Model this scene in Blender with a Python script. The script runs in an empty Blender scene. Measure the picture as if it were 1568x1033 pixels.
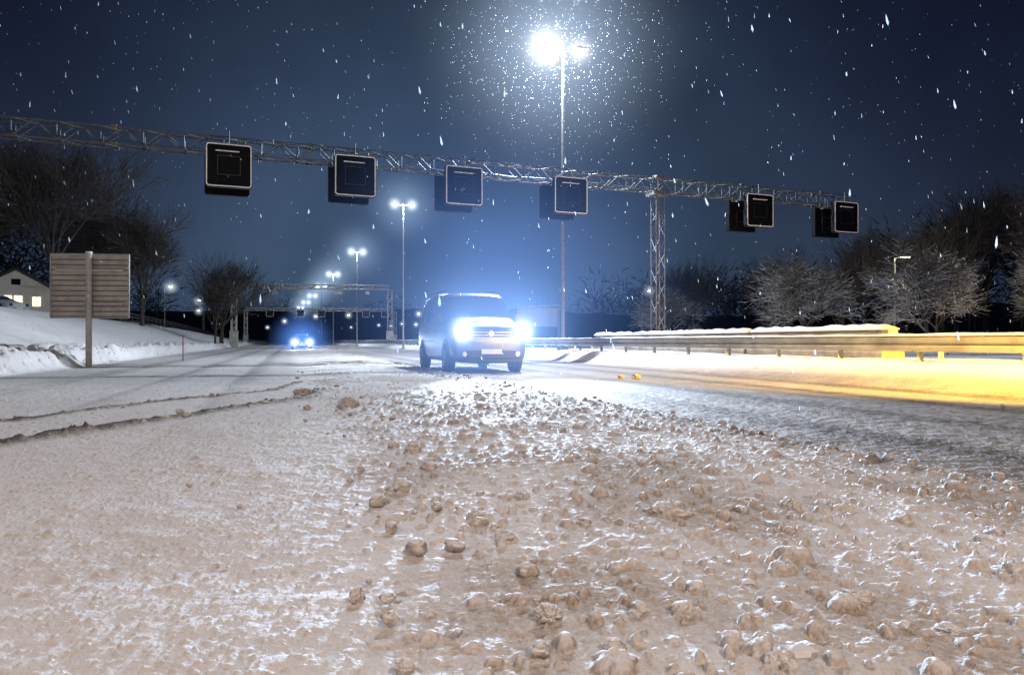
import bpy, bmesh, math, random, time
import numpy as np
from mathutils import Vector, Matrix
T0=time.time()
random.seed(7); rng=np.random.default_rng(7)
scene=bpy.context.scene
scene.view_settings.view_transform='Standard'; scene.view_settings.look='None'; scene.view_settings.exposure=0
COL=scene.collection

# ------------------------------------------------------------------ numpy noise
def hsh(ix,iy,s):
    ix=ix.astype(np.int64); iy=iy.astype(np.int64)
    n=(ix*374761393+iy*668265263+s*362437)&0xffffffff
    n=((n^(n>>13))*1274126177)&0xffffffff
    n=((n^(n>>16))*2246822519)&0xffffffff
    return ((n^(n>>15))&0xffffff)/float(0xffffff)
def vnoise(x,y,s=0):
    ix=np.floor(x);iy=np.floor(y);fx=x-ix;fy=y-iy
    fx=fx*fx*(3-2*fx);fy=fy*fy*(3-2*fy)
    a=hsh(ix,iy,s);b=hsh(ix+1,iy,s);c=hsh(ix,iy+1,s);d=hsh(ix+1,iy+1,s)
    return (a*(1-fx)+b*fx)*(1-fy)+(c*(1-fx)+d*fx)*fy
def fbm(x,y,o=4,s=0):
    r=0*x;a=.5
    for i in range(o):
        r=r+a*vnoise(x*2**i+i*17.3,y*2**i+i*9.1,s+i);a*=.5
    return r
def _bumps(x,y,cell,s,prob,rmin,rmax,aspect=.7,ex=.6):
    u=x/cell;v=y/cell;iu=np.floor(u);iv=np.floor(v);out=np.zeros_like(x)
    for dx in(-1,0,1):
        for dy in(-1,0,1):
            cx=iu+dx;cy=iv+dy
            px=cx+hsh(cx,cy,s);py=cy+hsh(cx,cy,s+1)
            q=hsh(cx,cy,s+2);pr=hsh(cx,cy,s+3)
            r=(rmin+(rmax-rmin)*q**2.2)
            d2=((px-u)**2+(py-v)**2)*cell*cell/(r*r)
            hgt=r*aspect*np.clip(1-d2,0,1)**ex
            out=np.maximum(out,np.where(pr<prob,hgt,0))
    return out
def bumps(x,y,*a,mask=None):
    if mask is None: return _bumps(x,y,*a)
    o=np.zeros_like(x);o[mask]=_bumps(x[mask],y[mask],*a);return o
def sstep(a,b,x):
    t=np.clip((x-a)/(b-a),0,1);return t*t*(3-2*t)
def pdist(x,y,pts):
    d=np.full_like(x,1e9)
    for (ax,ay),(bx,by) in zip(pts[:-1],pts[1:]):
        vx,vy=bx-ax,by-ay;t=np.clip(((x-ax)*vx+(y-ay)*vy)/(vx*vx+vy*vy),0,1)
        d=np.minimum(d,np.hypot(x-ax-t*vx,y-ay-t*vy))
    return d
L1=[(-5.2,1.5),(-3.85,5.4),(-3.56,6.6),(-3.25,8.4),(-2.75,9.8),(-3.0,11.5)]
L2=[(-6.5,3.5),(-4.9,7.1),(-4.4,9.9),(-3.7,11.6),(-4.0,14)]
L3=[(-16,14),(-12,15.2),(-7,16.4),(-2,17.4)]
def macro(X,Y):
    s=X+.31*Y
    foot=12-1.2-1.1*sstep(25,8,Y)
    n=fbm(X*.8,Y*.8,3,50)-.45
    h=.42*sstep(0,1.0,(s-foot)/ (12.1-foot))*(1+.15*n)
    h=h*(1-.7*sstep(14.6,16.5,s))
    dl=-6.1-s+(.5*(vnoise(X*.5,Y*.5,60)-.5))
    bank=.50*sstep(0,.9,dl)*(1+.35*n)
    hill=2.25*sstep(.6,10.5,dl)*(1-.55*sstep(80,220,Y))
    h=h+bank+hill
    h=h+1.5*sstep(12,60,dl)+1.2*sstep(38,80,s)
    return h
def hz(x,y): return float(macro(np.array([float(x)]),np.array([float(y)]))[0])

# ------------------------------------------------------------------ mesh helpers
def newobj(name,me,parent=None,mats=()):
    o=bpy.data.objects.new(name,me);COL.objects.link(o)
    if parent:o.parent=parent
    for m in mats:me.materials.append(m)
    return o
def empty(name,loc=(0,0,0),rz=0):
    e=bpy.data.objects.new(name,None);COL.objects.link(e);e.location=loc;e.rotation_euler=(0,0,rz);e.empty_display_size=.3;return e
def npmesh(name,V,F):
    V=np.asarray(V,dtype=np.float32);F=np.asarray(F,dtype=np.int32);k=F.shape[1]
    me=bpy.data.meshes.new(name);me.vertices.add(len(V));me.vertices.foreach_set('co',V.ravel())
    me.loops.add(F.size);me.loops.foreach_set('vertex_index',F.ravel())
    me.polygons.add(len(F));me.polygons.foreach_set('loop_start',np.arange(0,F.size,k,dtype=np.int32))
    me.polygons.foreach_set('loop_total',np.full(len(F),k,dtype=np.int32))
    me.update(calc_edges=True);return me
class MB:
    def __init__(s): s.v=[];s.f=[];s.m=[]
    def add(s,vs,fs,m=0):
        b=len(s.v);s.v+= [tuple(v) for v in vs];s.f+=[tuple(i+b for i in f) for f in fs];s.m+=[m]*len(fs)
    def box(s,c,d,m=0,rz=0):
        x,y,z=d[0]/2,d[1]/2,d[2]/2;ca,sa=math.cos(rz),math.sin(rz)
        vs=[(c[0]+a*x*ca-b*y*sa,c[1]+a*x*sa+b*y*ca,c[2]+e*z) for a in(-1,1) for b in(-1,1) for e in(-1,1)]
        s.add(vs,[(0,1,3,2),(4,6,7,5),(0,4,5,1),(2,3,7,6),(0,2,6,4),(1,5,7,3)],m)
    def tube(s,p,q,r,r2=None,n=6,m=0,cap=True):
        p=Vector(p);q=Vector(q);r2=r if r2 is None else r2
        d=(q-p).normalized();a=d.orthogonal().normalized();b=d.cross(a)
        vs=[];
        for (c,rr) in((p,r),(q,r2)):
            for i in range(n):
                t=2*math.pi*i/n+math.pi/n;vs.append(c+a*math.cos(t)*rr+b*math.sin(t)*rr)
        fs=[(i,(i+1)%n,n+(i+1)%n,n+i) for i in range(n)]
        if cap: fs+=[tuple(range(n))[::-1],tuple(range(n,2*n))]
        s.add(vs,fs,m)
    def prism(s,pts,y0,y1,m=0):
        n=len(pts);vs=[(x,y0,z) for x,z in pts]+[(x,y1,z) for x,z in pts]
        s.add(vs,[tuple(range(n)),tuple(range(n,2*n))[::-1]]+[(i,n+i,n+(i+1)%n,(i+1)%n) for i in range(n)],m)
    def ring(s,o,i,y0,y1,m=0):
        n=len(o);vs=[(x,y0,z) for x,z in o]+[(x,y0,z) for x,z in i]+[(x,y1,z) for x,z in o]+[(x,y1,z) for x,z in i]
        fs=[]
        for a in range(n):
            b=(a+1)%n
            fs+=[(a,b,n+b,n+a),(2*n+a,3*n+a,3*n+b,2*n+b),(a,2*n+a,2*n+b,b),(n+a,n+b,3*n+b,3*n+a)]
        s.add(vs,fs,m)
    def obj(s,name,mats,parent=None,smooth=False,bevel=0):
        me=bpy.data.meshes.new(name);me.from_pydata(s.v,[],s.f);
        o=newobj(name,me,parent,mats)
        me.polygons.foreach_set('material_index',s.m)
        bm=bmesh.new();bm.from_mesh(me);bmesh.ops.recalc_face_normals(bm,faces=bm.faces);bm.to_mesh(me);bm.free()
        if smooth: me.polygons.foreach_set('use_smooth',[True]*len(me.polygons))
        if bevel:
            b=o.modifiers.new('b','BEVEL');b.width=bevel;b.segments=2;b.limit_method='ANGLE'
        return o
def rrect(w,h,r,cx=0,cz=0,n=5):
    p=[]
    for qx,qz,a0 in((1,1,0),(-1,1,90),(-1,-1,180),(1,-1,270)):
        for i in range(n+1):
            a=math.radians(a0+90*i/n);p.append((cx+qx*(w/2-r)+r*math.cos(a),cz+qz*(h/2-r)+r*math.sin(a)))
    # corners are generated quadrant by quadrant with matching signs
    p=[]
    for (sx,sz,a0) in((1,1,0),(-1,1,90),(-1,-1,180),(1,-1,270)):
        for i in range(n+1):
            a=math.radians(a0+90*i/n);p.append((cx+sx*(w/2-r)+r*math.cos(a),cz+sz*(h/2-r)+r*math.sin(a)))
    return p

# ------------------------------------------------------------------ materials
def mat(name,col,rough=.6,metal=0,emit=None,es=0,var=0,scale=6,bump=0,snow=0,spec=None):
    m=bpy.data.materials.new(name);m.use_nodes=True;nt=m.node_tree;N=nt.nodes;L=nt.links
    b=N['Principled BSDF'];b.inputs['Base Color'].default_value=(*col,1);b.inputs['Roughness'].default_value=rough;b.inputs['Metallic'].default_value=metal
    if spec is not None:b.inputs['Specular IOR Level'].default_value=spec
    if emit: b.inputs['Emission Color'].default_value=(*emit,1);b.inputs['Emission Strength'].default_value=es
    tc=N.new('ShaderNodeTexCoord')
    out=None
    if var:
        n=N.new('ShaderNodeTexNoise');n.inputs['Scale'].default_value=scale;n.inputs['Detail'].default_value=5;L.new(tc.outputs['Object'],n.inputs['Vector'])
        r=N.new('ShaderNodeValToRGB');r.color_ramp.elements[0].position=.3;r.color_ramp.elements[1].position=.7
        r.color_ramp.elements[0].color=(*[c*(1-var) for c in col],1);r.color_ramp.elements[1].color=(*[min(1,c*(1+var)) for c in col],1)
        L.new(n.outputs['Fac'],r.inputs['Fac']);L.new(r.outputs['Color'],b.inputs['Base Color']);out=r.outputs['Color']
        if bump:
            bp=N.new('ShaderNodeBump');bp.inputs['Strength'].default_value=bump;bp.inputs['Distance'].default_value=.02;L.new(n.outputs['Fac'],bp.inputs['Height']);L.new(bp.outputs['Normal'],b.inputs['Normal'])
    if snow:
        g=N.new('ShaderNodeNewGeometry');sp=N.new('ShaderNodeSeparateXYZ');L.new(g.outputs['True Normal'],sp.inputs[0])
        mr=N.new('ShaderNodeMapRange');mr.inputs['From Min'].default_value=1-snow;mr.inputs['From Max'].default_value=1-snow+.3;L.new(sp.outputs['Z'],mr.inputs['Value'])
        mx=N.new('ShaderNodeMix');mx.data_type='RGBA';L.new(mr.outputs[0],mx.inputs[0])
        if out: L.new(out,mx.inputs[6])
        else: mx.inputs[6].default_value=(*col,1)
        mx.inputs[7].default_value=(.78,.8,.84,1);L.new(mx.outputs[2],b.inputs['Base Color'])
    return m
M_steel=mat('galvanised_steel',(.12,.12,.12),.6,.3,var=.25,scale=5,snow=.12)
M_rail=mat('galvanised_rail',(.36,.36,.34),.55,.25,var=.25,scale=2.2)
M_steeld=mat('dark_steel',(.06,.06,.065),.5,.2,var=.3,scale=4)
M_black=mat('sign_black',(.004,.005,.008),.6,var=.3,scale=3,spec=.12)
M_white=mat('white_edge',(.62,.58,.54),.5,emit=(1,.92,.84),es=.12,var=.06)  # faint emission paints in the light caught by the white borders
M_glyph=mat('matrix_glyph',(.022,.025,.03),.5)
M_conc=mat('concrete',(.30,.28,.26),.85,var=.25,scale=4,bump=.4)
M_snow=mat('snow_cap',(.80,.80,.82),.7,var=.04,scale=9,bump=.6)
M_bark=mat('bark',(.045,.038,.035),.9,var=.3,scale=3,snow=.35)
M_barkfrost=mat('frosted_bark',(.085,.068,.055),.9,var=.3,scale=3,snow=.6)
M_barkdark=mat('bark_distant',(.022,.024,.03),.9,var=.3,scale=1)
M_wood=mat('sign_back_aluminium',(.40,.35,.30),.5,.15,var=.25,scale=2.5)
M_woodd=mat('sign_back_seam',(.13,.11,.10),.5,.15)
M_red=mat('painted_red_base',(.20,.07,.05),.6,var=.3,scale=5)
def ground_mat():
    m=bpy.data.materials.new('slushy_snow');m.use_nodes=True;nt=m.node_tree;N=nt.nodes;L=nt.links;b=N['Principled BSDF']
    b.inputs['Specular IOR Level'].default_value=.3
    at=N.new('ShaderNodeAttribute');at.attribute_name='mask';sp=N.new('ShaderNodeSeparateColor');L.new(at.outputs['Color'],sp.inputs[0])
    tc=N.new('ShaderNodeTexCoord')
    def noise(s,d=6):
        n=N.new('ShaderNodeTexNoise');n.inputs['Scale'].default_value=s;n.inputs['Detail'].default_value=d;n.inputs['Roughness'].default_value=.65;L.new(tc.outputs['Object'],n.inputs['Vector']);return n
    n2=noise(70,3);n3=noise(1.3,5);n4=noise(26,4)
    def mth(op,a,c,cl=False):
        k=N.new('ShaderNodeMath');k.operation=op;k.use_clamp=cl
        for i,v in enumerate((a,c)):
            if hasattr(v,'is_linked'): L.new(v,k.inputs[i])
            else:k.inputs[i].default_value=v
        return k.outputs[0]
    def mix(f,a,c):
        k=N.new('ShaderNodeMix');k.data_type='RGBA';L.new(f,k.inputs[0])
        for i,v in((6,a),(7,c)):
            if isinstance(v,tuple):k.inputs[i].default_value=(*v,1)
            else:L.new(v,k.inputs[i])
        return k.outputs[2]
    nn=mth('MULTIPLY',mth('SUBTRACT',n4.outputs['Fac'],.5),1.3)
    nm=mth('MULTIPLY',mth('SUBTRACT',n3.outputs['Fac'],.5),1.0)
    nf=mth('MULTIPLY',mth('SUBTRACT',n2.outputs['Fac'],.5),1.6)
    dn=mth('ADD',mth('ADD',nn,nm),nf)
    gate=mth('MULTIPLY',dn,mth('MULTIPLY',sp.outputs[0],1.3))
    dirt=mth('ADD',sp.outputs[0],gate,True)
    c=mix(dirt,(.82,.81,.82),(.32,.24,.17))
    gate2=mth('MULTIPLY',mth('ADD',mth('MULTIPLY',nf,1.6),nm),mth('MULTIPLY',sp.outputs[1],.9))
    asp=mth('ADD',sp.outputs[1],gate2,True)
    c=mix(asp,c,(.06,.052,.047))
    L.new(c,b.inputs['Base Color'])
    rr=N.new('ShaderNodeMapRange');L.new(asp,rr.inputs['Value']);rr.inputs['To Min'].default_value=.8;rr.inputs['To Max'].default_value=.55;L.new(rr.outputs[0],b.inputs['Roughness'])
    bp=N.new('ShaderNodeBump');bp.inputs['Strength'].default_value=.9;bp.inputs['Distance'].default_value=.009;L.new(n2.outputs['Fac'],bp.inputs['Height'])
    L.new(bp.outputs['Normal'],b.inputs['Normal'])
    return m
M_ground=ground_mat()

# ------------------------------------------------------------------ ground sheets
me=npmesh('ground',[(-4000,-4000,-.2),(4000,-4000,-.2),(4000,4000,-.2),(-4000,4000,-.2)],[(0,1,2,3)])
newobj('ground',me,None,[M_snow])
rows=np.concatenate([np.linspace(-20,1.0,22),1.15*(26)**(np.arange(940)/940.),30*(16)**(np.arange(151)/150.)])
nin,nout=1240,40
vin=np.linspace(-1,1,nin);k=(np.arange(1,nout+1)/nout)**2
YY=rows[:,None]
W=.80*np.maximum(YY,1.2)+.9; WO=np.maximum(30,2.1*YY+10)
Xl=-(W+k[None,::-1]*(WO-W));Xr=W+k[None,:]*(WO-W)
X=np.concatenate([Xl,W*vin[None,:],Xr],axis=1);Y=np.broadcast_to(YY,X.shape).copy()
nr,nc=X.shape
s=X+.3*Y
wob=(fbm(X*1.5,Y*1.5,3,3)-.45)*.7
wob2=(fbm(X*5,Y*5,3,4)-.45)*.6
band=sstep(.0,.7,s+wob*.8+wob2*.5)*(1-sstep(3.4,4.0,s+wob*.35))
leftz=1-sstep(-.1,.6,s+wob*.5+wob2*.4)
rightz=sstep(3.6,4.1,s+wob*.3)*(1-sstep(10.6,11.4,X+.31*Y))
H=macro(X,Y)
dx_=(fbm(X*12,Y*12,3,11)-.4)*.06+(fbm(X*45,Y*45,2,14)-.35)*.022; dy_=(fbm(X*12,Y*12,3,12)-.4)*.06+(fbm(X*45,Y*45,2,15)-.35)*.022
XD,YD=X+dx_,Y+dy_
close=(Y<32)&(Y>.9)
cb=close&(s>-7)&(s<8)
spill=.06*sstep(.1,1.6,s)*(1-sstep(2.6,4.0,s))*(.4+1.2*fbm(X*.9,Y*.9,3,21))
patch=sstep(.28,.52,fbm(X*1.6,Y*1.6,3,31))
b1=bumps(XD,YD,.30,101,.42,.022,.060,.80,mask=cb)
b1c=bumps(XD+3.3,YD+1.7,.16,105,.45,.014,.040,.9,mask=cb)
b2=bumps(XD,YD,.085,111,.6,.010,.028,1.0,mask=cb)
b3=bumps(XD,YD,.045,121,.65,.006,.016,1.0,mask=cb)
b4=bumps(XD,YD,.026,131,.6,.004,.010,.9,mask=close&(Y<14))
mid=np.exp(-((s-2.0)/1.5)**2)
lumps=np.maximum(np.maximum(b1*(.5+.5*mid),b1c*(.6+.5*patch)),b2*(.5+.7*patch))
h=band*(lumps+b3*.65+b4*.6)+spill
h+=leftz*(.25*b1+.55*b2*(hsh(np.floor(X*3),np.floor(Y*3),5)>.75)+.5*b3+.9*b4)
h+=(.018*fbm(X*13,Y*13,4,41)+.04*fbm(X*1.6,Y*1.6,3,43)*leftz)+band*.014*(fbm(X*34,Y*34,3,48)-.4)
h+=rightz*(.45*b3*sstep(6.5,4.0,s)+.4*b4)
rdg=np.exp(-((s+wob*.25-3.75)/.16)**2);rdg2=np.exp(-((s+wob*.2-3.2)/.10)**2)
h+=rdg*(.035+.9*b1c+.7*b2+.5*b3)+rdg2*(.6*b2)
def crust(line,w,amp):
    d=pdist(X,Y,line)+wob*.12
    return np.exp(-(d/w)**2)*amp
c1=crust(L1,.13,1.);c2=crust(L2,.08,1.);c3=crust(L3,.55,1.)
lump=.4+1.3*fbm(X*6,Y*6,3,47)
h+=c1*(.045*lump+.8*b1c+.5*b2)+c2*(.028*lump+.4*b2)
for off in(-1.1,-2.6,-4.3): h-=.016*np.exp(-((s-off+.1*wob)/.12)**2)*leftz*sstep(2,9,Y)
dl=-6.1-(X+.31*Y)
lb=sstep(-.2,.5,dl)*(1-sstep(1.4,2.6,dl))
mk=lb>0
h+=lb*(bumps(XD,YD,.8,151,.8,.12,.36,.6,mask=mk)+bumps(XD,YD,.3,161,.8,.05,.14,.7,mask=mk))
sm=X+.31*Y
mw=sstep(9.5,10.6,sm)*(1-sstep(11.2,12.5,sm))
h+=mw*(bumps(XD,YD,.5,171,.3,.04,.12,.6,mask=mw>0))*.5
gy=np.gradient(h,axis=0)/np.maximum(np.gradient(Y,axis=0),1e-4);gx=np.gradient(h,axis=1)/np.maximum(np.gradient(X,axis=1),1e-4)
slope=np.hypot(gx,gy)
H=H+h
cav=np.clip(1-(lumps+b3)/.028,0,1)
big=fbm(X*1.3,Y*1.3,3,71)
dirt=band*(.12+.32*sstep(.5,1.6,slope)+.46*cav*sstep(.30,.58,big))+leftz*(.07+.16*fbm(X*1.2,Y*1.2,3,72)+.25*sstep(.4,1.2,slope))+rightz*.50
dirt=np.maximum(dirt,.8*rdg*(.5+.6*fbm(X*5,Y*5,2,73)))
dirt=np.maximum(dirt,rdg2*.6);dirt=np.maximum(dirt,np.maximum(c1,c2*.9)*.9)
streak=fbm(s*5,Y*.25,3,81)
lanes=np.zeros_like(X)
for off,w in((4.9,.28),(6.5,.33),(8.2,.3),(9.8,.3)): lanes=np.maximum(lanes,np.exp(-((s-off+.12*wob)/w)**2))
asph=rightz*(.48+.36*lanes+.45*(streak-.42))
asph=np.maximum(asph,.75*rdg*sstep(.35,.6,fbm(X*6,Y*6,3,74)))
asph=np.maximum(asph,np.maximum(c1*.85,c2*.75))
asph=np.maximum(asph,c3*.85)
ltr=np.zeros_like(X)
for off,w in((-.9,.3),(-2.5,.3),(-4.4,.35)): ltr=np.maximum(ltr,np.exp(-((s-off+.25*wob)/w)**2))
asph=np.maximum(asph,leftz*sstep(11,16,Y)*(1-sstep(-.3,.3,dl))*(.36+.25*ltr))
asph=np.maximum(asph,leftz*.18*ltr*sstep(6,10,Y)*(1-sstep(-.3,.3,dl)))
opp=sstep(17,18,sm)*(1-sstep(29,30,sm));asph=np.maximum(asph,opp*.5)
dirt=np.where(dl>0,.14*lb,dirt)
V=np.stack([X,Y,H],-1).reshape(-1,3)
i=np.arange(nr-1)[:,None]*nc+np.arange(nc-1)[None,:]
F=np.stack([i,i+1,i+nc+1,i+nc],-1).reshape(-1,4)
me=npmesh('snowy_motorway_road',V,F)
me.polygons.foreach_set('use_smooth',np.ones(len(F),dtype=bool))
a=me.attributes.new('mask','FLOAT_COLOR','POINT')
cc=np.stack([np.clip(dirt,0,1),np.clip(asph,0,1),0*dirt,0*dirt+1],-1).astype(np.float32)
a.data.foreach_set('color',cc.ravel())
newobj('snowy_motorway_road',me,None,[M_ground])

# loose clumps lying on the surface (one mass)
def ico(n):
    b=bmesh.new();bmesh.ops.create_icosphere(b,subdivisions=n,radius=1)
    v=np.array([q.co[:] for q in b.verts]);f=np.array([[q.index for q in t.verts] for t in b.faces]);b.free();return v,f
IV,IF=ico(5);IV2,IF2=ico(3)
VV=[];FF=[];base=0
def clump(x,y,r,big=False):
    global base
    iv,fi=(IV,IF) if big else (IV2,IF2)
    sd=rng.uniform(0,100)
    d=1+.7*(fbm(iv[:,0]*1.4+sd,iv[:,1]*1.4+iv[:,2]*1.3+sd,4,5)-.45)+.7*(fbm(iv[:,2]*2.6+sd,iv[:,0]*2.6-iv[:,1]*2,4,8)-.45)
    if big: d=d+.22*(fbm(iv[:,0]*8+sd,iv[:,1]*8+iv[:,2]*6,3,9)-.45)
    v=iv*d[:,None]*r*np.array([rng.uniform(.85,1.4),rng.uniform(.8,1.2),rng.uniform(.7,.95)])
    an=rng.uniform(0,6.28);c_,s_=math.cos(an),math.sin(an)
    v=np.stack([v[:,0]*c_-v[:,1]*s_+x,v[:,0]*s_+v[:,1]*c_+y,v[:,2]+hz(x,y)+.04+r*.12],-1)
    VV.append(v);FF.append(fi+base);base+=len(v)
for (x,y,r) in [(1.12,1.88,.04),(.62,1.72,.04),(1.62,2.38,.06),(.68,3.2,.065),(.05,3.55,.045),(-.03,2.85,.033),(.35,2.06,.035),(-.46,2.2,.025),(.47,2.04,.035),(.78,1.8,.03),
                (-.68,5.1,.065),(-1.9,8.6,.09),(-3.0,10.6,.11),(1.25,3.3,.045),(.7,2.5,.03),(.1,2.05,.03),(1.0,2.15,.042),(.95,1.66,.035),(-.25,1.72,.02),(-.05,4.2,.05),(.25,1.83,.025),
                (1.4,2.55,.035),(1.75,2.75,.035),(-1.25,3.4,.015),(-1.0,2.5,.010),(-1.7,3.9,.015),(-.9,4.4,.02),(2.6,15.5,.07),(2.3,15.6,.05),(5.7,8.6,.03)]: clump(x,y,r,True)
for _ in range(900):
    y=1.3*(16)**rng.uniform(0,1);ss=rng.normal(2.0,1.0);x=ss-.3*y
    if ss<.1 or ss>4: continue
    clump(x,y,rng.uniform(.006,.014)+.035*rng.uniform()**6,False)
for ln,wd in((L1,.07),(L2,.05)):
    for _ in range(60):
        kx=rng.integers(0,len(ln)-1);t=rng.uniform();x=ln[kx][0]*(1-t)+ln[kx+1][0]*t+rng.normal(0,wd);y=ln[kx][1]*(1-t)+ln[kx+1][1]*t
        clump(x,y,rng.uniform(.01,.022)+.03*rng.uniform()**5)
for _ in range(260):
    y=2.5*(10)**rng.uniform(0,1);clump(3.75-.3*y+rng.normal(0,.12),y,rng.uniform(.010,.03))
me=npmesh('slush_clumps',np.concatenate(VV),np.concatenate(FF));me.polygons.foreach_set('use_smooth',np.ones(len(me.polygons),dtype=bool))
M_clump=mat('slush_clump',(.50,.45,.41),.85,var=.4,scale=22,bump=1,snow=.45,spec=.2)
newobj('slush_clumps',me,None,[M_clump])

# ------------------------------------------------------------------ gantry
def truss(mb,x0,x1,z0,z1,dy,r=.035,bay=.62,yc=0):
    ys=(yc-dy/2,yc+dy/2)
    for y in ys:
        for z in(z0,z1): mb.tube((x0,y,z),(x1,y,z),r,n=6)
    n=max(1,int(round((x1-x0)/bay)));st=(x1-x0)/n
    for i in range(n):
        xa=x0+i*st;xb=xa+st
        for y in ys:
            p,q=((xa,y,z0),(xb,y,z1)) if i%2==0 else ((xa,y,z1),(xb,y,z0))
            mb.tube(p,q,r*.6,n=4,cap=False)
        for z in(z0,z1):
            p,q=((xa,ys[0],z),(xb,ys[1],z)) if i%2==0 else ((xa,ys[1],z),(xb,ys[0],z))
            mb.tube(p,q,r*.5,n=4,cap=False)
        if i%2==0:
            for y in ys: mb.tube((xa,y,z0),(xa,y,z1),r*.55,n=4,cap=False)
def vtruss(mb,x,y,z0,z1,w,r=.035,bay=.6,m=0):
    c=[(x-w/2,y-w/2),(x+w/2,y-w/2),(x+w/2,y+w/2),(x-w/2,y+w/2)]
    for p in c: mb.tube((*p,z0),(*p,z1),r,n=6,m=m)
    n=int((z1-z0)/bay);st=(z1-z0)/n
    for i in range(n):
        for a in range(4):
            p,q=c[a],c[(a+1)%4]
            if i%2: p,q=q,p
            mb.tube((*p,z0+i*st),(*q,z0+(i+1)*st),r*.6,n=4,cap=False,m=m)
GA=math.atan2(.365,.931)
g=empty('motorway_signal_gantry',(6.3,31.9,0),GA)
gz=hz(6.3,31.9)
mb=MB();truss(mb,-36,10.95,7.22,7.78,.56,.028)
for xx in(-20.8,-26.5,-14.6,-8.5,-3,.0,4.2,8.8):
    for y in(-.28,.28):
        for z in(7.22,7.78): mb.box((xx,y,z),(.16,.09,.13))
mb.obj('truss_beam',[M_steel],g)
mb=MB();vtruss(mb,0,0,gz+1.1,7.2,.42,.026);mb.box((0,0,7.12),(.75,.75,.12));mb.box((0,0,7.86),(.5,.6,.08));mb.obj('lattice_tower',[M_steel],g)
mb=MB();vtruss(mb,0,0,gz-.2,gz+1.12,.44,.05);mb.box((0,0,gz+.1),(.8,.8,.35));mb.obj('tower_foot',[M_red],g)
mb=MB();vtruss(mb,-30,0,0,7.2,.5,.04);mb.obj('lattice_tower_far_side',[M_steel],g)
def lane_signal(parent,x,z,y,size=1.48,facing=-1,nm='lane_signal',cross=False):
    mb=MB();d=.22
    mb.prism(rrect(size,size,.09,x,z),y,y+d,0)
    if facing<0:
        mb.ring(rrect(size-.03,size-.03,.10,x,z),rrect(size-.11,size-.11,.07,x,z),y-.012,y-.003,1)
        mb.ring(rrect(.74,.66,.03,x,z),rrect(.69,.61,.02,x,z),y-.010,y-.003,2)
        if cross:
            mb.tube((x-.2,y-.012,z-.2),(x+.2,y-.012,z+.2),.012,n=4,m=2);mb.tube((x-.2,y-.012,z+.2),(x+.2,y-.012,z-.2),.012,n=4,m=2)
        mb.box((x-.05,y-.05,z+size/2-.27),(.75,.09,.02),1)
    else:
        for q in(-.3,.3): mb.box((x+q,y-.03,z),(.06,.05,size*.8),0)
        mb.ring(rrect(.7,.55,.08,x,z-.05),rrect(.62,.47,.06,x,z-.05),y-.03,y-.003,2)
    for q in(-.4,.4): mb.box((x+q,y+(.32 if facing<0 else -.06),z+size*.42),(.05,.45,.05),3)
    mb.tube((x,y+d/2,z+size/2),(x,y+d/2,z+size/2+.45),.022,n=5,m=3)
    return mb.obj(nm,[M_black,M_white,M_glyph,M_steel],parent)
for j,(xx,zz) in enumerate([(-17.3,6.74),(-13.05,6.74),(-8.95,6.70),(-4.45,6.66),(4.95,6.66),(10.0,6.66)]):
    lane_signal(g,xx,zz,-.62,nm='lane_signal_%d'%(j+1),cross=(j==2))
    lane_signal(g,xx-.05,zz-.06,.55,facing=1,nm='reverse_lane_signal_%d'%(j+1))
mb=MB()
for i in range(56):
    xa=-36+i*.83;mb.tube((xa,-.3,7.30+.03*math.sin(i*2.1)),(xa+.83,-.3,7.30+.03*math.sin((i+1)*2.1)),.012,n=4,cap=False)
mb.obj('cable',[M_steeld],g)
def portal(x0,y0,x1,y1,ht,signs,w=.5):
    an=math.atan2(y1-y0,x1-x0);Ln=math.hypot(x1-x0,y1-y0)
    e=empty('portal_gantry',(x0,y0,0),an)
    mb=MB();truss(mb,0,Ln,ht-w,ht,w,.07,.9);vtruss(mb,0,0,.0,ht-w,.55,.08,.9);vtruss(mb,Ln,0,0,ht-w,.55,.08,.9)
    for q in(0,Ln): mb.box((q,0,1.0),(.9,.8,2.2))
    mb.obj('portal_truss',[M_rail],e)
    for j,q in enumerate(signs): lane_signal(e,q*Ln,ht-1.0,-.6,1.5,nm='portal_lane_signal_%d'%j)
    return e
p1=portal(-34.6,92,-15.7,95,7.9,[])
mb=MB()
for q in(.22,.26,.42,.65,.68,.86):
    mb.box((q*19,-.4,6.9),(.5,.4,.35));mb.tube((q*19,-.4,7.4),(q*19,-.4,7.0),.04)
mb.obj('enforcement_cameras',[M_rail],p1)
portal(-54.0,150,-24.5,155,7.5,[.16,.36,.5,.8,.93])

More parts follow.
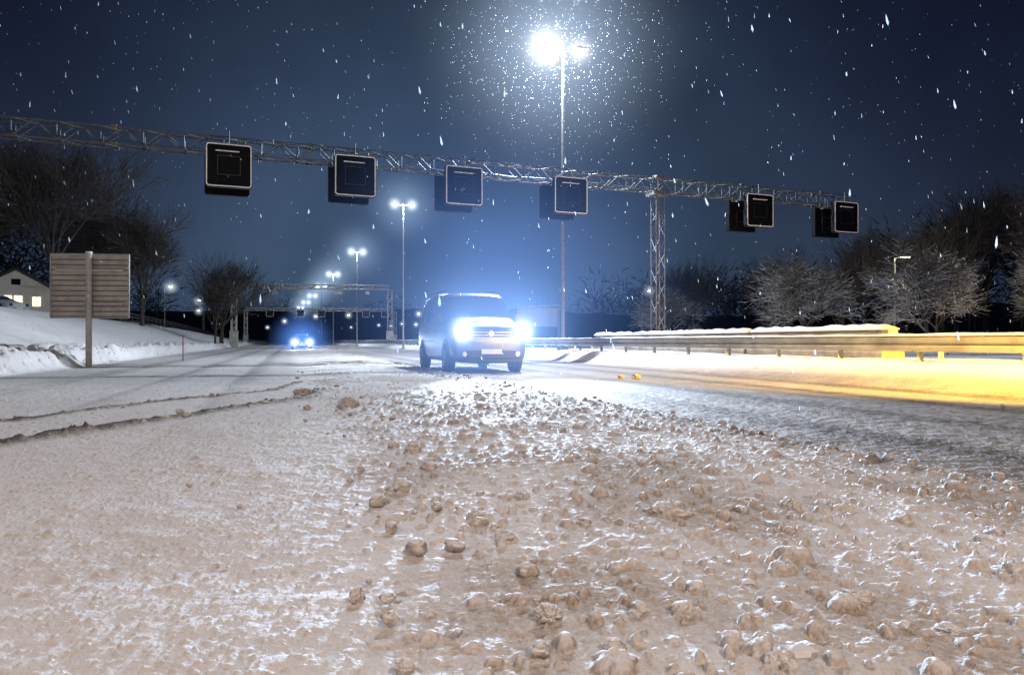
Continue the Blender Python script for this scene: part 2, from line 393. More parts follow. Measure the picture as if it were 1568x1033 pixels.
# ------------------------------------------------------------------ lamps
def emis(name,c,st):
    m=bpy.data.materials.new(name);m.use_nodes=True;b=m.node_tree.nodes['Principled BSDF'];b.inputs['Base Color'].default_value=(.8,.8,.8,1)
    b.inputs['Emission Color'].default_value=(*c,1);b.inputs['Emission Strength'].default_value=st;return m
M_lampw=emis('lamp_glass_white',(.9,.95,1),60)
M_lampfar=emis('lamp_glass_far',(.85,.95,1),40)
M_lampsm=emis('lamp_glass_small',(.95,.95,.9),9)
M_lampwarm=emis('lamp_glass_warm',(1,.8,.5),8)
GL={}
def halo(loc,R,col,S,parent=None,power=3.0,squash=1,nm='emissive_glow',step=1.0):
    """painted glow standing in for light scattered by snow: an emission volume fading with distance from the lamp"""
    key=(round(R,3),col,S,power)
    if key not in GL:
        m=bpy.data.materials.new('emissive_glow_volume');m.use_nodes=True;nt=m.node_tree;nt.nodes.clear();N=nt.nodes;L=nt.links
        o=N.new('ShaderNodeOutputMaterial');e=N.new('ShaderNodeEmission');tc=N.new('ShaderNodeTexCoord')
        ln=N.new('ShaderNodeVectorMath');ln.operation='LENGTH';L.new(tc.outputs['Object'],ln.inputs[0])
        a=N.new('ShaderNodeMath');a.operation='SUBTRACT';a.use_clamp=True;a.inputs[0].default_value=1;L.new(ln.outputs['Value'],a.inputs[1])
        p=N.new('ShaderNodeMath');p.operation='POWER';L.new(a.outputs[0],p.inputs[0]);p.inputs[1].default_value=power
        q=N.new('ShaderNodeMath');q.operation='MULTIPLY';L.new(p.outputs[0],q.inputs[0]);q.inputs[1].default_value=S/R
        e.inputs['Color'].default_value=(*col,1);L.new(q.outputs[0],e.inputs['Strength']);L.new(e.outputs[0],o.inputs['Volume'])
        try:m.cycles.volume_step_rate=step
        except Exception:pass
        me=npmesh('glow_ball',*ico(2));me.materials.append(m);GL[key]=me
    o=bpy.data.objects.new(nm,GL[key]);COL.objects.link(o);o.location=loc;o.scale=(R,R,R*squash)
    if parent:o.parent=parent
    return o
def point(name,loc,P,col,parent=None,r=.12,spot=None,rot=None,blend=.5):
    l=bpy.data.lights.new(name,'SPOT' if spot else 'POINT');l.energy=P;l.color=col;l.shadow_soft_size=r
    if spot: l.spot_size=math.radians(spot);l.spot_blend=blend
    o=bpy.data.objects.new(name,l);COL.objects.link(o);o.location=loc
    if rot: o.rotation_euler=rot
    if parent:o.parent=parent
    return o
def twin_lamp(x,y,h,P,far=False,arm=.8,col=(.80,.89,1),hs=1):
    z=hz(x,y);e=empty('street_lamp',(x,y,0),math.atan2(.3,.95))
    mb=MB();mb.tube((0,0,z-.3),(0,0,z+h*.42),.095,.08,n=10);mb.tube((0,0,z+h*.42),(0,0,h),.06,.045,n=10);mb.box((0,0,z+.05),(.4,.4,.2))
    mb.tube((-arm,0,h-.05),(0,0,h-.12),.03,n=6);mb.tube((arm,0,h-.05),(0,0,h-.12),.03,n=6)
    mb.obj('pole_and_arms',[M_steel if not far else M_rail],e)
    for q,sg in(('a',-1),('b',1)):
        m2=MB()
        m2.prism([(sg*(arm-.32),h-.02),(sg*(arm+.34),h+.0),(sg*(arm+.3),h+.1),(sg*(arm-.05),h+.15),(sg*(arm-.3),h+.07)],-.15,.15);m2.obj('luminaire_'+q,[M_steeld],e,bevel=.02)
        m3=MB();rr=.17 if not far else .24
        m3.tube((sg*arm,0,h-.10),(sg*arm,0,h-.025),rr*.75,rr,n=14);m3.obj('lamp_glass_'+q,[M_lampfar if far else M_lampw],e,smooth=False)
        if not far: halo((sg*arm,0,h-.05),2.1 if sg<0 else 1.4,(1,.97,.88),6.0 if sg<0 else 4,e,5.5)
        else: halo((sg*arm,0,h-.05),1.1*hs,(.85,.95,1),4.0,e,4)
    if far:
        if P: point('lamp_light',(0,0,h-.35),P*2,col,e,.25)
        halo((0,0,h-.1),5*hs,(.5,.72,1),.65,e,2.8,step=1.5)
    else:
        point('lamp_light_a',(-arm,0,h-.3),P*1.4,col,e);point('lamp_light_b',(arm,0,h-.3),P*.8,col,e)
        halo((-arm*.6,0,h-.1),9,(.6,.76,1),2.0,e,4.2,step=1.0)
    return e
twin_lamp(2.2,32,13.5,10500)
twin_lamp(-10,68,13.4,4500,True)
twin_lamp(-21.8,104,13.4,4000,True,hs=1.2)
twin_lamp(-33.6,139,13.4,2500,True,hs=1.3)
for yy in(170,205,240,280): twin_lamp(12.3-.33*yy,yy,13.4,0,True,hs=1.4)
def single_lamp(x,y,h,P,col,m,side=1,nm='roadside_lamp',hl=0):
    z=hz(x,y);e=empty(nm,(x,y,z));mb=MB();mb.tube((0,0,-.2),(0,0,h),.09,.05,n=8);mb.tube((0,0,h),(side*.9,0,h+.15),.035,n=6)
    mb.prism([(side*.7,h+.1),(side*1.4,h+.14),(side*1.3,h+.26),(side*.75,h+.22)],-.12,.12);mb.obj('pole_and_head',[M_rail],e)
    m2=MB();m2.box((side*1.05,0,h+.08),(.5,.2,.05));m2.obj('lamp_glass',[m],e)
    if P: point('lamp_light',(side*1.05,0,h-.1),P,col,e,.15)
    if hl: halo((side*1.05,0,h+.05),hl,(.8,.92,1),1.5,e,3)
single_lamp(32.6,63,7.4,1800,(1,.80,.56),M_lampwarm)
single_lamp(19,108,7.6,0,(1,.9,.8),M_lampfar,hl=1.4)
for x,y,h in((-62,132,8),(-70,168,8),(-20,190,9),(-28,230,9),(-52,240,9),(-60,215,9),(-14,260,8),(-68,260,9),(-34,215,5),(-44,250,6),(-75,230,5),(-24,270,5),(-40,300,7),(-62,290,6),(-82,270,8),(-90,215,8),(-50,330,8),(-30,340,6)): single_lamp(x,y,h,0,(1,1,1),M_lampfar if h>6 else M_lampsm,random.choice((-1,1)),hl=1.2 if h<7 else 2)
single_lamp(-6,-9,9,3200,(1,.83,.74),M_lampwarm)
single_lamp(7,-7,9,3400,(1,.74,.54),M_lampwarm,-1)
ax_,ay_=8.9,5.4
e=empty('amber_work_lamp',(ax_,ay_,hz(ax_,ay_)),math.radians(9))
mb=MB();mb.tube((0,0,-.1),(0,0,3.0),.04,n=8);mb.box((0,-.03,3.2),(.4,.16,.3));mb.obj('mast',[M_steeld],e)
mb=MB();mb.box((0,.07,3.2),(.34,.03,.24));mb.obj('lamp_glass',[emis('amber_glass',(1,.5,.05),30)],e)
point('amber_light',(0,.2,3.2),26000,(1,.54,.05),e,.08,spot=66,rot=(math.radians(71),0,0),blend=.9)

# ------------------------------------------------------------------ guardrails + barrier
def guardrail(off,y0,y1,name,face=-1):
    prof=[(0,.60),(.05,.63),(.05,.69),(0,.74),(.05,.79),(.05,.86),(0,.90)]
    e=empty(name)
    n=int((y1-y0)/4);vs=[];fs=[]
    nx,ny=.955*face,.296*face
    for i in range(n+1):
        y=y0+(y1-y0)*i/n;x=off-.31*y
        for a,z in prof: vs.append((x+nx*a,y+ny*a,z))
        for a,z in prof[::-1]: vs.append((x+nx*(a-.006),y+ny*(a-.006),z+.001))
    k=len(prof)*2
    for i in range(n):
        for a in range(k): fs.append((i*k+a,i*k+(a+1)%k,(i+1)*k+(a+1)%k,(i+1)*k+a))
    mb=MB();mb.add(vs,fs);mb.obj('w_beam',[M_rail],e,smooth=False)
    mb=MB();y=y0
    while y<y1:
        x=off-.31*y-nx*.07;z=hz(x,y);mb.box((x,y,(z-.1+.84)/2),(.10,.06,.84-z+.1),rz=-.3);y+=2
    mb.obj('posts',[M_rail],e)
    vs=[];fs=[];n=int((y1-y0)/.5)
    for i in range(n+1):
        y=y0+(y1-y0)*i/n;x=off-.31*y;t=.03+.03*random.random()
        for a,z in((-.035,.895),(-.03,.895+t*.7),(.01,.895+t),(.045,.895+t*.6),(.05,.895)): vs.append((x+nx*a,y+ny*a,z))
    for i in range(n):
        for a in range(4): fs.append((i*5+a,i*5+a+1,i*5+5+a+1,i*5+5+a))
    mb=MB();mb.add(vs,fs);mb.obj('rail_snow',[M_snow],e,smooth=True)
guardrail(12.0,-4,220,'guardrail')
guardrail(14.3,-4,220,'guardrail',1)
guardrail(30.5,10,160,'guardrail',-1)
def barrier(a,b):
    (x0,y0),(x1,y1)=a,b;an=math.atan2(y1-y0,x1-x0);Ln=math.hypot(x1-x0,y1-y0)
    e=empty('concrete_barrier',(x0,y0,hz(x0,y0)+.02),an)
    sec=[(-.30,0),(-.30,.1),(-.17,.3),(-.12,.62),(.12,.62),(.17,.3),(.30,.1),(.30,0)]
    vs=[(0,y,z) for y,z in sec]+[(Ln,y,z) for y,z in sec];k=8
    mb=MB();mb.add(vs,[tuple(range(k)),tuple(range(k,2*k))]+[(i,(i+1)%k,k+(i+1)%k,k+i) for i in range(k)]);mb.obj('concrete_body',[M_conc],e)
    n=int(Ln/.25);V=[];F=[]
    for i in range(n+1):
        x=Ln*i/n;t=.10+.06*random.random();
        if i in(0,n): t*=.5
        for q in range(9):
            u=q/8*math.pi;V.append((x,-.17*math.cos(u)*(1+.1*random.random()),.615+t*math.sin(u)**.6))
    for i in range(n):
        for q in range(8): F.append((i*9+q,i*9+q+1,i*9+9+q+1,i*9+9+q))
    F+= [tuple(range(9)),tuple(range(n*9,n*9+9))]
    mb=MB();mb.add(V,F);mb.obj('snow_cap',[M_snow],e,smooth=True)
barrier((8.35,16.2),(7.05,21.4));barrier((7.0,21.6),(4.95,30.2));barrier((4.9,30.5),(4.0,34.6))

# ------------------------------------------------------------------ large sign seen from the back
e=empty('large_road_sign',(-12.55,22.0,hz(-12.55,22)),math.radians(6))
mb=MB()
nb=12
for i in range(nb):
    z=1.52+i*(1.84/nb);mb.box((0,.0,z+.076),(2.18,.03,.15),0);mb.box((0,-.022,z+.004),(2.16,.025,.028),2)
for q in(-1.1,1.1): mb.box((q,-.01,2.44),(.035,.07,1.9),1)
for q in(1.49,3.38): mb.box((0,-.01,q),(2.2,.07,.03),1)
mb.obj('sign_panel_back',[M_wood,M_rail,M_woodd],e)
mb=MB();mb.tube((0.02,-.13,-.6),(0.02,-.13,3.4),.085,n=12);mb.box((0,-.06,1.9),(1.9,.05,.06));mb.box((0,-.06,2.9),(1.9,.05,.06));mb.tube((.02,-.13,3.4),(.02,-.13,3.44),.095,n=12,m=1);mb.obj('sign_post',[mat('post_grey',(.42,.38,.35),.6,var=.2),M_snow],e)
e=empty('snow_marker_stick',(-12.9,29,hz(-12.9,29)));mb=MB();mb.tube((0,0,-.3),(0,0,1.0),.02,n=6);mb.obj('stick',[M_red],e)
e=empty('road_sign_frame',(.6,60,hz(.6,60)));mb=MB();mb.tube((-.1,0,0),(-.1,0,3.4),.08);mb.tube((3.2,0,0),(3.2,0,3.7),.08);mb.tube((-.1,0,3.4),(3.2,0,3.55),.07);mb.box((1.55,.05,2.6),(3.1,.05,1.5),1);mb.obj('frame',[M_steel,M_steeld],e)

# ------------------------------------------------------------------ van
M_body=mat('van_paint',(.10,.13,.20),.3,.4,var=.08,scale=2)
M_glass=mat('van_glass',(.05,.07,.10),.12,0);M_tyre=mat('tyre_rubber',(.02,.02,.02),.8,var=.3,scale=20)
M_rim=mat('alloy_rim',(.45,.46,.48),.35,.8);M_trim=mat('black_trim',(.02,.02,.022),.5)
M_hl=emis('headlamp_glass',(.8,.9,1),200);M_plate=mat('number_plate',(.6,.6,.58),.5,var=.05)
def car(name,loc,rz,kind='van',P=0,body=M_body,hl=None,lit=True):
    e=empty(name,loc,rz)
    if kind=='van':
        e.scale=(1,1,1.05)
        st=[(-.02,.34,.70,.80,.80,.72),(.04,.24,.80,.96,.91,.86),(.16,.22,.94,1.10,.95,.90),(.50,.22,1.02,1.19,.96,.91),(.86,.22,1.10,1.27,.965,.87),(1.16,.22,1.15,1.58,.965,.83),
            (1.56,.22,1.17,1.92,.965,.79),(1.70,.22,1.17,1.96,.965,.79),(2.65,.22,1.18,1.99,.965,.80),(2.78,.22,1.18,1.99,.965,.80),(3.75,.22,1.18,1.99,.965,.80),(3.88,.22,1.18,1.99,.965,.80),(4.66,.24,1.18,1.96,.95,.78),(4.82,.28,1.15,1.84,.91,.74),(4.88,.36,1.05,1.20,.86,.72)]
        wind=(4,5);side=(6,7,9,11);wy=(.86,3.98);wr=.35
    else:
        st=[(-.02,.3,.55,.66,.7,.64),(.06,.2,.62,.78,.86,.8),(.3,.18,.72,.86,.89,.84),(1.1,.18,.82,.96,.9,.82),(1.75,.18,.9,1.36,.9,.62),(1.9,.18,.9,1.42,.9,.6),(2.6,.18,.92,1.46,.9,.6),(2.7,.18,.92,1.46,.9,.6),(3.5,.18,.92,1.42,.9,.6),(4.1,.2,.92,1.15,.88,.66),(4.4,.25,.85,.98,.8,.7)]
        wind=(3,);side=(5,7);wy=(.8,3.5);wr=.32
    R=[]
    for (y,z0,zb,zt,w,wt) in st:
        half=[(w*.9,z0),(w,z0+.14),(w+.01,(z0+zb)/2+.1),(w-.01,zb),(wt+.02,zt-.07),(wt-.07,zt),(wt*.45,zt+.025)]
        R.append([(0,y,z0)]+[(x,y,z) for x,z in half]+[(0,y,zt+.03)]+[(-x,y,z) for x,z in half[::-1]])
    k=len(R[0]);mb=MB();vs=[v for r in R for v in r];fs=[];ms=[]
    for i in range(len(R)-1):
        for a in range(k):
            fs.append((i*k+a,i*k+(a+1)%k,(i+1)*k+(a+1)%k,(i+1)*k+a))
            m=0
            if i in wind and a in(5,6,7,8,9,10): m=1
            if i in side and a in(4,11): m=1
            ms.append(m)
    fs.append(tuple(range(k)));ms.append(0);fs.append(tuple(range((len(R)-1)*k,len(R)*k)));ms.append(0)
    mb.v=vs;mb.f=fs;mb.m=ms
    o=mb.obj('body',[body,M_glass],e,smooth=True);ss=o.modifiers.new('s','SUBSURF');ss.levels=2;ss.render_levels=2
    hw=st[4][4]
    for j,(sx,wyy) in enumerate(((-1,wy[0]),(1,wy[0]),(-1,wy[1]),(1,wy[1]))):
        mb=MB();x0=sx*(hw-.19);x1=sx*(hw+.015)
        mb.tube((x0,wyy,wr),(x1,wyy,wr),wr,wr*.97,n=28,m=0);mb.tube((x1,wyy,wr),(x1+sx*.008,wyy,wr),wr*.66,wr*.64,n=24,m=1)
        for q in range(5):
            an=q*2*math.pi/5;mb.tube((x1+sx*.012,wyy,wr),(x1+sx*.012,wyy+math.cos(an)*wr*.6,wr+math.sin(an)*wr*.6),.03,n=4,m=2)
        mb.obj('wheel_%d'%(j+1),[M_tyre,M_trim,M_rim],e)
        mb=MB();mb.tube((sx*(hw-.1),wyy,wr+.03),(sx*(hw+.008),wyy,wr+.03),wr+.07,n=28);mb.obj('wheel_arch_%d'%(j+1),[M_trim],e)
    sc=1 if kind=='van' else .85;zh=.98 if kind=='van' else .66
    mb=MB()
    for q in range(4): mb.box((0,-.02+q*.02,zh-.22+q*.065),(1.05*sc,.05,.022),1)
    mb.box((0,.05,zh-.12),(1.15*sc,.06,.30),0);mb.box((0,-.025,.42*sc+.02),(1.25*sc,.07,.17),0);mb.box((0,-.075,.50*sc),(.52,.02,.115),2)
    mb.tube((0,-.04,zh-.06),(0,.02,zh-.06),.07,n=16,m=1);mb.box((0,-.03,.29),(1.6*sc,.10,.07),0)
    for sx in(-1,1): mb.tube((sx*.68*sc,-.03,.44*sc),(sx*.68*sc,-.06,.44*sc),.06,n=12,m=1)
    mb.obj('grille_and_bumper',[M_trim,M_rim,M_plate],e,bevel=.006)
    for sx,nm in((-1,'a'),(1,'b')):
        mb=MB();pts=[(sx*.56*sc,zh-.10),(sx*.90*sc,zh-.07),(sx*.91*sc,zh+.11),(sx*.62*sc,zh+.06)]
        mb.prism(pts,.0,.20);mb.obj('headlamp_housing_'+nm,[M_rim],e,bevel=.02)
        mb=MB();mb.tube((sx*.77*sc,-.05,zh+.0),(sx*.77*sc,-.01,zh+.0),.10 if kind=='van' else .12,n=16);mb.obj('headlamp_'+nm,[M_hl if lit else M_glass],e)
        if P:
            point('headlight_'+nm,(sx*.77*sc,-.14,zh),P,(.60,.76,1),e,.06,spot=40,rot=(math.radians(89.8),0,math.radians(180-5*(kind=='van'))),blend=1)
            if kind=='van':
                halo((sx*.77*sc,-.2,zh),.6,(.85,.94,1),6.5,e,4,nm='headlamp_glow_'+nm)  # emissive balls paint the headlamp glare, not real spray
                halo((sx*.77*sc,-.3,zh),2.2,(.26,.50,1),1.8,e,3.2,nm='headlamp_glow_'+nm)
            else: halo((sx*.77*sc,-.2,zh),.9,(.65,.82,1),6,e,3.5,nm='headlamp_glow_'+nm)  # same painted glare on the far car's headlamps
        if kind=='van':
            mb=MB();mb.prism(rrect(.20,.28,.05,sx*1.10,1.28),1.15,1.27);mb.box((sx*1.0,1.25,1.2),(.14,.05,.05));mb.obj('door_mirror_'+nm,[M_trim],e)
            mb=MB();mb.box((sx*.965,3.0,.75),(.012,1.5,.02));mb.box((sx*.972,2.3,1.0),(.02,.16,.03));mb.box((sx*.70,3.2,2.05),(.03,2.4,.03));mb.obj('side_trim_'+nm,[M_trim],e)
    if kind=='van':
        mb=MB();mb.tube((-.45,.86,1.33),(.1,1.08,1.46),.012,n=5);mb.tube((.35,.86,1.33),(.7,1.08,1.44),.012,n=5);mb.obj('wipers',[M_trim],e)
        halo((.2,-.2,1.7),6.5,(.18,.38,1),1.05,e,3,nm='headlamp_glow_plume',step=1.5)  # emissive volume paints the blue haze over the van
    elif hl: halo((0,-.4,.8),hl,(.12,.32,1),1.5,e,2,nm='headlamp_glow_cloud',step=1.5)  # emissive volume paints a blue glow round the car's front
    return e
RA=math.atan2(.30,.95)
car('oncoming_van',(-.52,18.3,.015),RA,'van',P=19000)
car('oncoming_car',(-19.3,68,.015),RA,'car',P=1500,body=mat('car_paint_blue',(.1,.15,.3),.3),hl=3.4)

# ------------------------------------------------------------------ trees
def tree_mesh(name,seed,H,spread,trunk,levels=6,nb=(5,4,4,4,3),m=None,tw=.016):
    R=random.Random(seed);segs=[]
    def rec(p,d,ln,r,lv):
        ns=4 if lv==0 else (3 if lv<4 else 2);pts=[p]
        rr=r
        for i in range(ns):
            d=(d+Vector((R.uniform(-1,1),R.uniform(-1,1),R.uniform(-.5,.9)))*(.07 if lv==0 else .17)).normalized()
            q=p+d*(ln/ns);r2=max(tw,rr*(.90 if lv==0 else .82));segs.append((p,q,rr,r2,lv));p=q;rr=r2;pts.append(p)
        if lv>=levels-1:return
        n=nb[min(lv,len(nb)-1)]
        for j in range(n):
            t=R.uniform(.35,1) if lv else R.uniform(.55,1)
            ix=min(ns-1,int(t*ns));a=pts[ix];b=pts[ix+1];q=a.lerp(b,t*ns-ix)
            ax=d.orthogonal().normalized();ax.rotate(Matrix.Rotation(2*math.pi*(j+R.random()*.7)/n,3,d))
            ang=R.uniform(.35,.95)*spread
            nd=(d*math.cos(ang)+ax*math.sin(ang));nd.z+=.10 if lv<3 else -.05
            rec(q,nd.normalized(),ln*R.uniform(.62,.86) if lv else ln*R.uniform(.75,1.05),max(tw,rr*R.uniform(.55,.8)),lv+1)
        rec(p,(d+Vector((R.uniform(-.2,.2),R.uniform(-.2,.2),.1))).normalized(),ln*.72,rr*.8,lv+1)
    rec(Vector((0,0,-.3)),Vector((0,0,1)),H*trunk,H*.022,0)
    zmax=max(s_[1].z for s_ in segs);k=H/zmax
    A=np.array([[*(p*k),*(q*k),r,r2] for p,q,r,r2,l in segs])
    P=A[:,:3];Q=A[:,3:6];d=Q-P;d/=np.linalg.norm(d,axis=1)[:,None]+1e-9
    ref=np.where(np.abs(d[:,2:3])>.9,np.array([[1,0,0]]),np.array([[0,0,1]]));u=np.cross(d,ref);u/=np.linalg.norm(u,axis=1)[:,None];w=np.cross(d,u)
    ns=4;rings=[]
    for (c,r) in((P,A[:,6]),(Q,A[:,7])):
        for i in range(ns):
            t=2*math.pi*i/ns;rings.append(c+u*(math.cos(t)*r)[:,None]+w*(math.sin(t)*r)[:,None])
    V=np.stack(rings,1).reshape(-1,3);n=len(segs);base=(np.arange(n)*8)[:,None]
    F=np.concatenate([base+np.array([[i,(i+1)%ns,ns+(i+1)%ns,ns+i]]) for i in range(ns)])
    me=npmesh(name,V,F);me.materials.append(m);return me
T_tall=[tree_mesh('tall_tree_mesh%d'%i,10+i,15,.75,.26,6,(5,4,4,3,3),M_bark,.016) for i in range(3)]
T_frost=[tree_mesh('frost_tree_mesh%d'%i,40+i,9,1.1,.22,6,(6,4,4,3,3),M_barkfrost,.014) for i in range(2)]
def put(name,me,x,y,sc,rz=None,dz=0):
    o=bpy.data.objects.new(name,me);COL.objects.link(o);o.location=(x,y,hz(x,y)+dz);o.scale=(sc*random.uniform(.92,1.1),sc*random.uniform(.92,1.1),sc);o.rotation_euler=(0,0,random.uniform(0,6.28) if rz is None else rz)
for i,(x,y,sc) in enumerate([(-37,60,1.05),(-35.5,71,.9),(-44,58,1.12),(-48,66,1.2),(-41,75,.98),(-33,84,.72),(-58,80,1.3),(-50,90,1.0),(-30.5,76,.5)]): put('bare_tree',T_tall[i%3],x,y,sc)
for i,(x,y,sc) in enumerate([(31,55,1.0),(22.5,57,.86),(17,80,.85),(43,58,.95),(38,66,.95),(27,72,.9)]): put('frosted_tree',T_frost[i%2],x,y,sc)
for i,(x,y,sc) in enumerate([(47.5,62,1.08),(38,80,.9),(50,78,1.15),(31,88,.8),(24,98,.8),(58,84,1.2),(34,76,.7),(42,72,.85)]): put('bare_tree',T_tall[(i+1)%3],x,y,sc)
P0=[];Q0=[];R0=[]
def ftree(x,y,h):
    z=hz(x,y)-.3;n=110;w=h*.33
    P0.append((x,y,z));Q0.append((x,y,z+h*.6));R0.append(.2)
    c=np.stack([rng.normal(0,w*.42,n),rng.normal(0,w*.42,n),np.clip(rng.normal(.62,.19,n),.15,1)*h],-1)
    for q in c:
        d=np.array([q[0]*.6+rng.normal(0,.4),q[1]*.6+rng.normal(0,.4),rng.uniform(.3,1.6)]);d=d/np.linalg.norm(d)*h*rng.uniform(.08,.17)
        p=np.array([x,y,z])+q;P0.append(tuple(p));Q0.append(tuple(p+d));R0.append(rng.uniform(.05,.16))
for _ in range(95):
    y=rng.uniform(105,190);ftree(rng.uniform(.06,.95)*y+6,y,rng.uniform(9,14)*(y/140))
for _ in range(34):
    y=rng.uniform(80,105);x=rng.uniform(.50,.95)*y;ftree(x,y,rng.uniform(10,15))
for _ in range(80):
    y=rng.uniform(90,220);ftree(-y*rng.uniform(.42,.95)-8,y,rng.uniform(10,17))
for _ in range(110):
    y=rng.uniform(340,440);ftree(y*rng.uniform(-.52,.25),y,rng.uniform(14,24))
P=np.array(P0);Q=np.array(Q0);Rr=np.array(R0)[:,None];d=Q-P;d/=np.linalg.norm(d,axis=1)[:,None];u=np.cross(d,np.array([[.3,.9,.1]]));u/=np.linalg.norm(u,axis=1)[:,None];w=np.cross(d,u)
V=np.stack([P+u*Rr,P-u*.5*Rr+w*.87*Rr,P-u*.5*Rr-w*.87*Rr,Q],1).reshape(-1,3);bs=(np.arange(len(P))*4)[:,None]
F=np.concatenate([bs+np.array([[0,1,3]]),bs+np.array([[1,2,3]]),bs+np.array([[2,0,3]])])
newobj('distant_forest',npmesh('distant_forest',V,F),None,[M_barkdark])
n=160;V=[];F=[]
for j in range(6):
    for i in range(n):
        a=-1.1+2.0*i/(n-1);r=480+j*60;hh=[0,10,20,27,30,30][j]*(.55+.6*float(vnoise(np.array([a*4.]),np.array([1.3]),9)[0])+.12*random.random())
        V.append((r*math.sin(a),r*math.cos(a),hh-1))
for j in range(5):
    for i in range(n-1): F.append((j*n+i,j*n+i+1,(j+1)*n+i+1,(j+1)*n+i))
newobj('distant_hill',npmesh('distant_hill',V,F),None,[M_barkdark])

# ------------------------------------------------------------------ house
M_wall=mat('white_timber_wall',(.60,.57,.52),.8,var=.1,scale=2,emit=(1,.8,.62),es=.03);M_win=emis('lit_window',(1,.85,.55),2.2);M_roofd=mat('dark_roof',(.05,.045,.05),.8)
hx,hy=-51.0,76;e=empty('white_timber_house',(hx,hy,hz(hx,hy)+.5),math.radians(28))
mb=MB();mb.prism([(-3.4,-.8),(3.4,-.8),(3.4,2.7),(0,4.7),(-3.4,2.7)],0,9);mb.obj('walls',[M_wall],e)
mb=MB()
for sg in(-1,1):
    mb.add([(sg*3.9,-.5,2.48),(0,-.5,4.75),(0,9.5,4.75),(sg*3.9,9.5,2.48),(sg*3.9,-.5,2.68),(0,-.5,4.95),(0,9.5,4.95),(sg*3.9,9.5,2.68)],[(0,1,2,3),(4,5,6,7),(0,1,5,4),(3,2,6,7),(0,3,7,4)])
mb.obj('roof',[M_roofd],e)
mb=MB()
for x,z in((-1.6,1.6),(-.7,1.6),(.2,1.6),(1.8,1.5)): mb.box((x,-.02,z),(.7,.04,.95),0);mb.box((x,-.05,z),(.05,.04,.95),1);mb.box((x,-.05,z),(.7,.04,.05),1)
mb.box((0,-.02,3.5),(.8,.04,.6),2);mb.obj('windows',[M_win,M_wall,M_black],e)
car('parked_car',(-36.0,54,hz(-36,54)),math.radians(75),'car',0,body=mat('snowy_car_paint',(.45,.47,.5),.7),lit=False)
e=empty('roadside_fence');mb=MB();pp=None
for i in range(44):
    y=78+i*3.2;x=-17.2-.31*y;z=hz(x,y);mb.box((x,y,z+.6),(.12,.12,1.3))
    if pp:
        for q in(.35,.8,1.15): mb.tube((pp[0],pp[1],pp[2]+q),(x,y,z+q),.07,n=4)
    pp=(x,y,z)
mb.obj('rails',[M_steeld],e)

# ------------------------------------------------------------------ falling snow
octv,octf=ico(1)
pos=[];sz=[];ln=[]
n=1900;y=rng.uniform(4,45,n);pos.append(np.stack([rng.uniform(-.85,.85,n)*y+rng.uniform(-1,1,n),y,rng.uniform(0,1,n)*(.55*y+2)],-1));sz.append((rng.uniform(.0008,.0023,n)+.003*rng.uniform(0,1,n)**10)*(1+y/12));ln.append(rng.uniform(3,9,n))
n=1900;q=rng.normal(0,1,(n,3));q/=np.linalg.norm(q,axis=1)[:,None];q*=(rng.uniform(.02,1,n)**.75*5.5)[:,None];pos.append(q+np.array([1.8,31.8,13.3]));sz.append(rng.uniform(.003,.0065,n));ln.append(rng.uniform(1.2,4.5,n))
n=80;y=rng.uniform(2.,5,n);pos.append(np.stack([rng.uniform(-.75,.75,n)*y,y,.77+rng.uniform(-.02,.45,n)*y],-1));sz.append(rng.uniform(.0012,.0026,n)+.004*rng.uniform(0,1,n)**4);ln.append(rng.uniform(3,6,n))
pos=np.concatenate(pos);sz=np.concatenate(sz);ln=np.concatenate(ln);n=len(pos)
v=octv[None]*sz[:,None,None];v=v.copy();v[:,:,2]*=ln[:,None];tl=rng.normal(-.12,.12,n)
v[:,:,0]*=(1-.6*octv[None,:,2]);v[:,:,1]*=(1-.6*octv[None,:,2])
v[:,:,0]+=v[:,:,2]*tl[:,None];v+=pos[:,None,:]
F=(octf[None]+(np.arange(n)*len(octv))[:,None,None]).reshape(-1,3)
M_flake=bpy.data.materials.new('snowflake');M_flake.use_nodes=True;nt=M_flake.node_tree;nt.nodes.clear();o_=nt.nodes.new('ShaderNodeOutputMaterial');d_=nt.nodes.new('ShaderNodeBsdfDiffuse');t_=nt.nodes.new('ShaderNodeBsdfTranslucent');mm=nt.nodes.new('ShaderNodeMixShader');tr=nt.nodes.new('ShaderNodeBsdfTransparent');m3=nt.nodes.new('ShaderNodeMixShader')
mm.inputs[0].default_value=.6;m3.inputs[0].default_value=.5
d_.inputs[0].default_value=(.55,.7,.95,1);t_.inputs[0].default_value=(.85,.92,1,1);nt.links.new(d_.outputs[0],mm.inputs[1]);nt.links.new(t_.outputs[0],mm.inputs[2]);nt.links.new(mm.outputs[0],m3.inputs[1]);nt.links.new(tr.outputs[0],m3.inputs[2]);nt.links.new(m3.outputs[0],o_.inputs[0])
me=npmesh('falling_snow',v.reshape(-1,3),F);me.polygons.foreach_set('use_smooth',np.ones(len(F),dtype=bool));newobj('falling_snow',me,None,[M_flake])

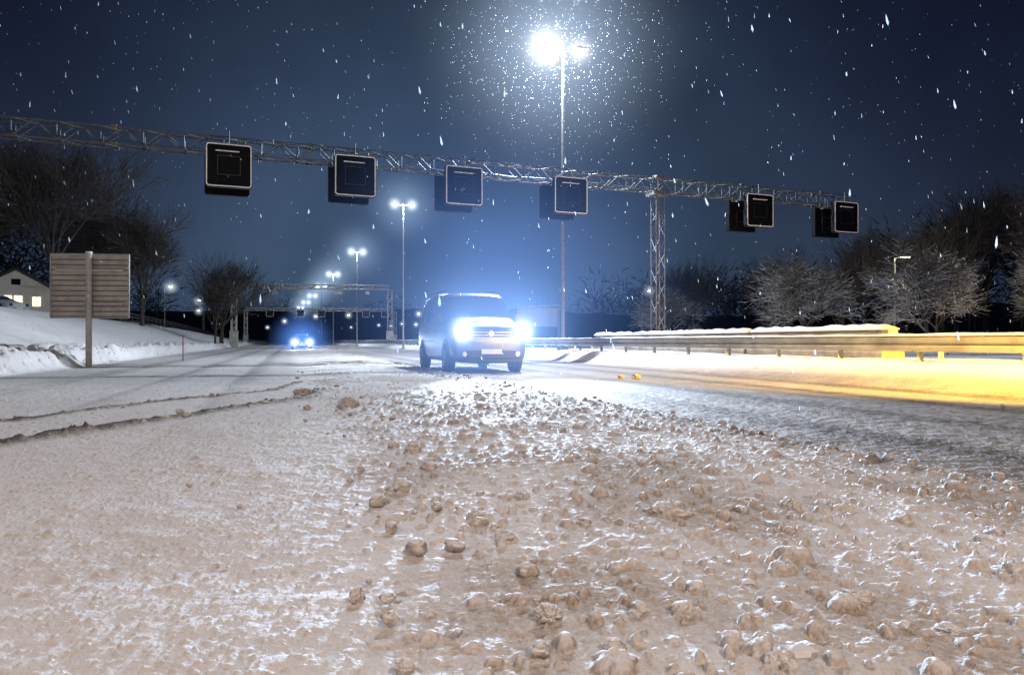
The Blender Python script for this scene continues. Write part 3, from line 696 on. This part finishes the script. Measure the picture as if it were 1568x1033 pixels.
# ------------------------------------------------------------------ world : night sky with the glow of the lit road
w=bpy.data.worlds.new('World');scene.world=w;w.use_nodes=True;nt=w.node_tree;N=nt.nodes;L=nt.links;bg=N['Background']
tc=N.new('ShaderNodeTexCoord');sp=N.new('ShaderNodeSeparateXYZ');L.new(tc.outputs['Generated'],sp.inputs[0])
r=N.new('ShaderNodeValToRGB');L.new(sp.outputs['Z'],r.inputs['Fac']);el=r.color_ramp.elements
el[0].position=0;el[0].color=(.022,.034,.060,1);el[1].position=.55;el[1].color=(.0055,.0075,.019,1)
x=el.new(.16);x.color=(.014,.021,.043,1);x=el.new(.33);x.color=(.0085,.0125,.031,1)
dp=N.new('ShaderNodeVectorMath');dp.operation='DOT_PRODUCT';L.new(tc.outputs['Generated'],dp.inputs[0]);dv=Vector((-.06,1,.10)).normalized();dp.inputs[1].default_value=dv
m1=N.new('ShaderNodeMapRange');m1.inputs['From Min'].default_value=.80;m1.inputs['From Max'].default_value=1;L.new(dp.outputs['Value'],m1.inputs['Value'])
m2=N.new('ShaderNodeMath');m2.operation='POWER';L.new(m1.outputs[0],m2.inputs[0]);m2.inputs[1].default_value=2.2
mx=N.new('ShaderNodeMix');mx.data_type='RGBA';mx.blend_type='ADD';L.new(m2.outputs[0],mx.inputs[0]);L.new(r.outputs['Color'],mx.inputs[6]);mx.inputs[7].default_value=(.032,.058,.098,1)
no=N.new('ShaderNodeTexNoise');no.inputs['Scale'].default_value=2.6;no.inputs['Detail'].default_value=5;L.new(tc.outputs['Generated'],no.inputs['Vector'])
mr=N.new('ShaderNodeMapRange');mr.inputs['To Min'].default_value=.6;mr.inputs['To Max'].default_value=1.35;mr.inputs['From Min'].default_value=.3;mr.inputs['From Max'].default_value=.7;L.new(no.outputs['Fac'],mr.inputs['Value'])
L.new(mx.outputs[2],bg.inputs['Color']);L.new(mr.outputs[0],bg.inputs['Strength'])

# ------------------------------------------------------------------ camera
cd=bpy.data.cameras.new('camera');cam=bpy.data.objects.new('camera',cd);COL.objects.link(cam);cam.location=(0,0,.80);cam.rotation_euler=(math.radians(90.28),0,0)
cd.lens=26;cd.sensor_width=36;cd.clip_start=.05;cd.clip_end=6000;scene.camera=cam
print('done',time.time()-T0)
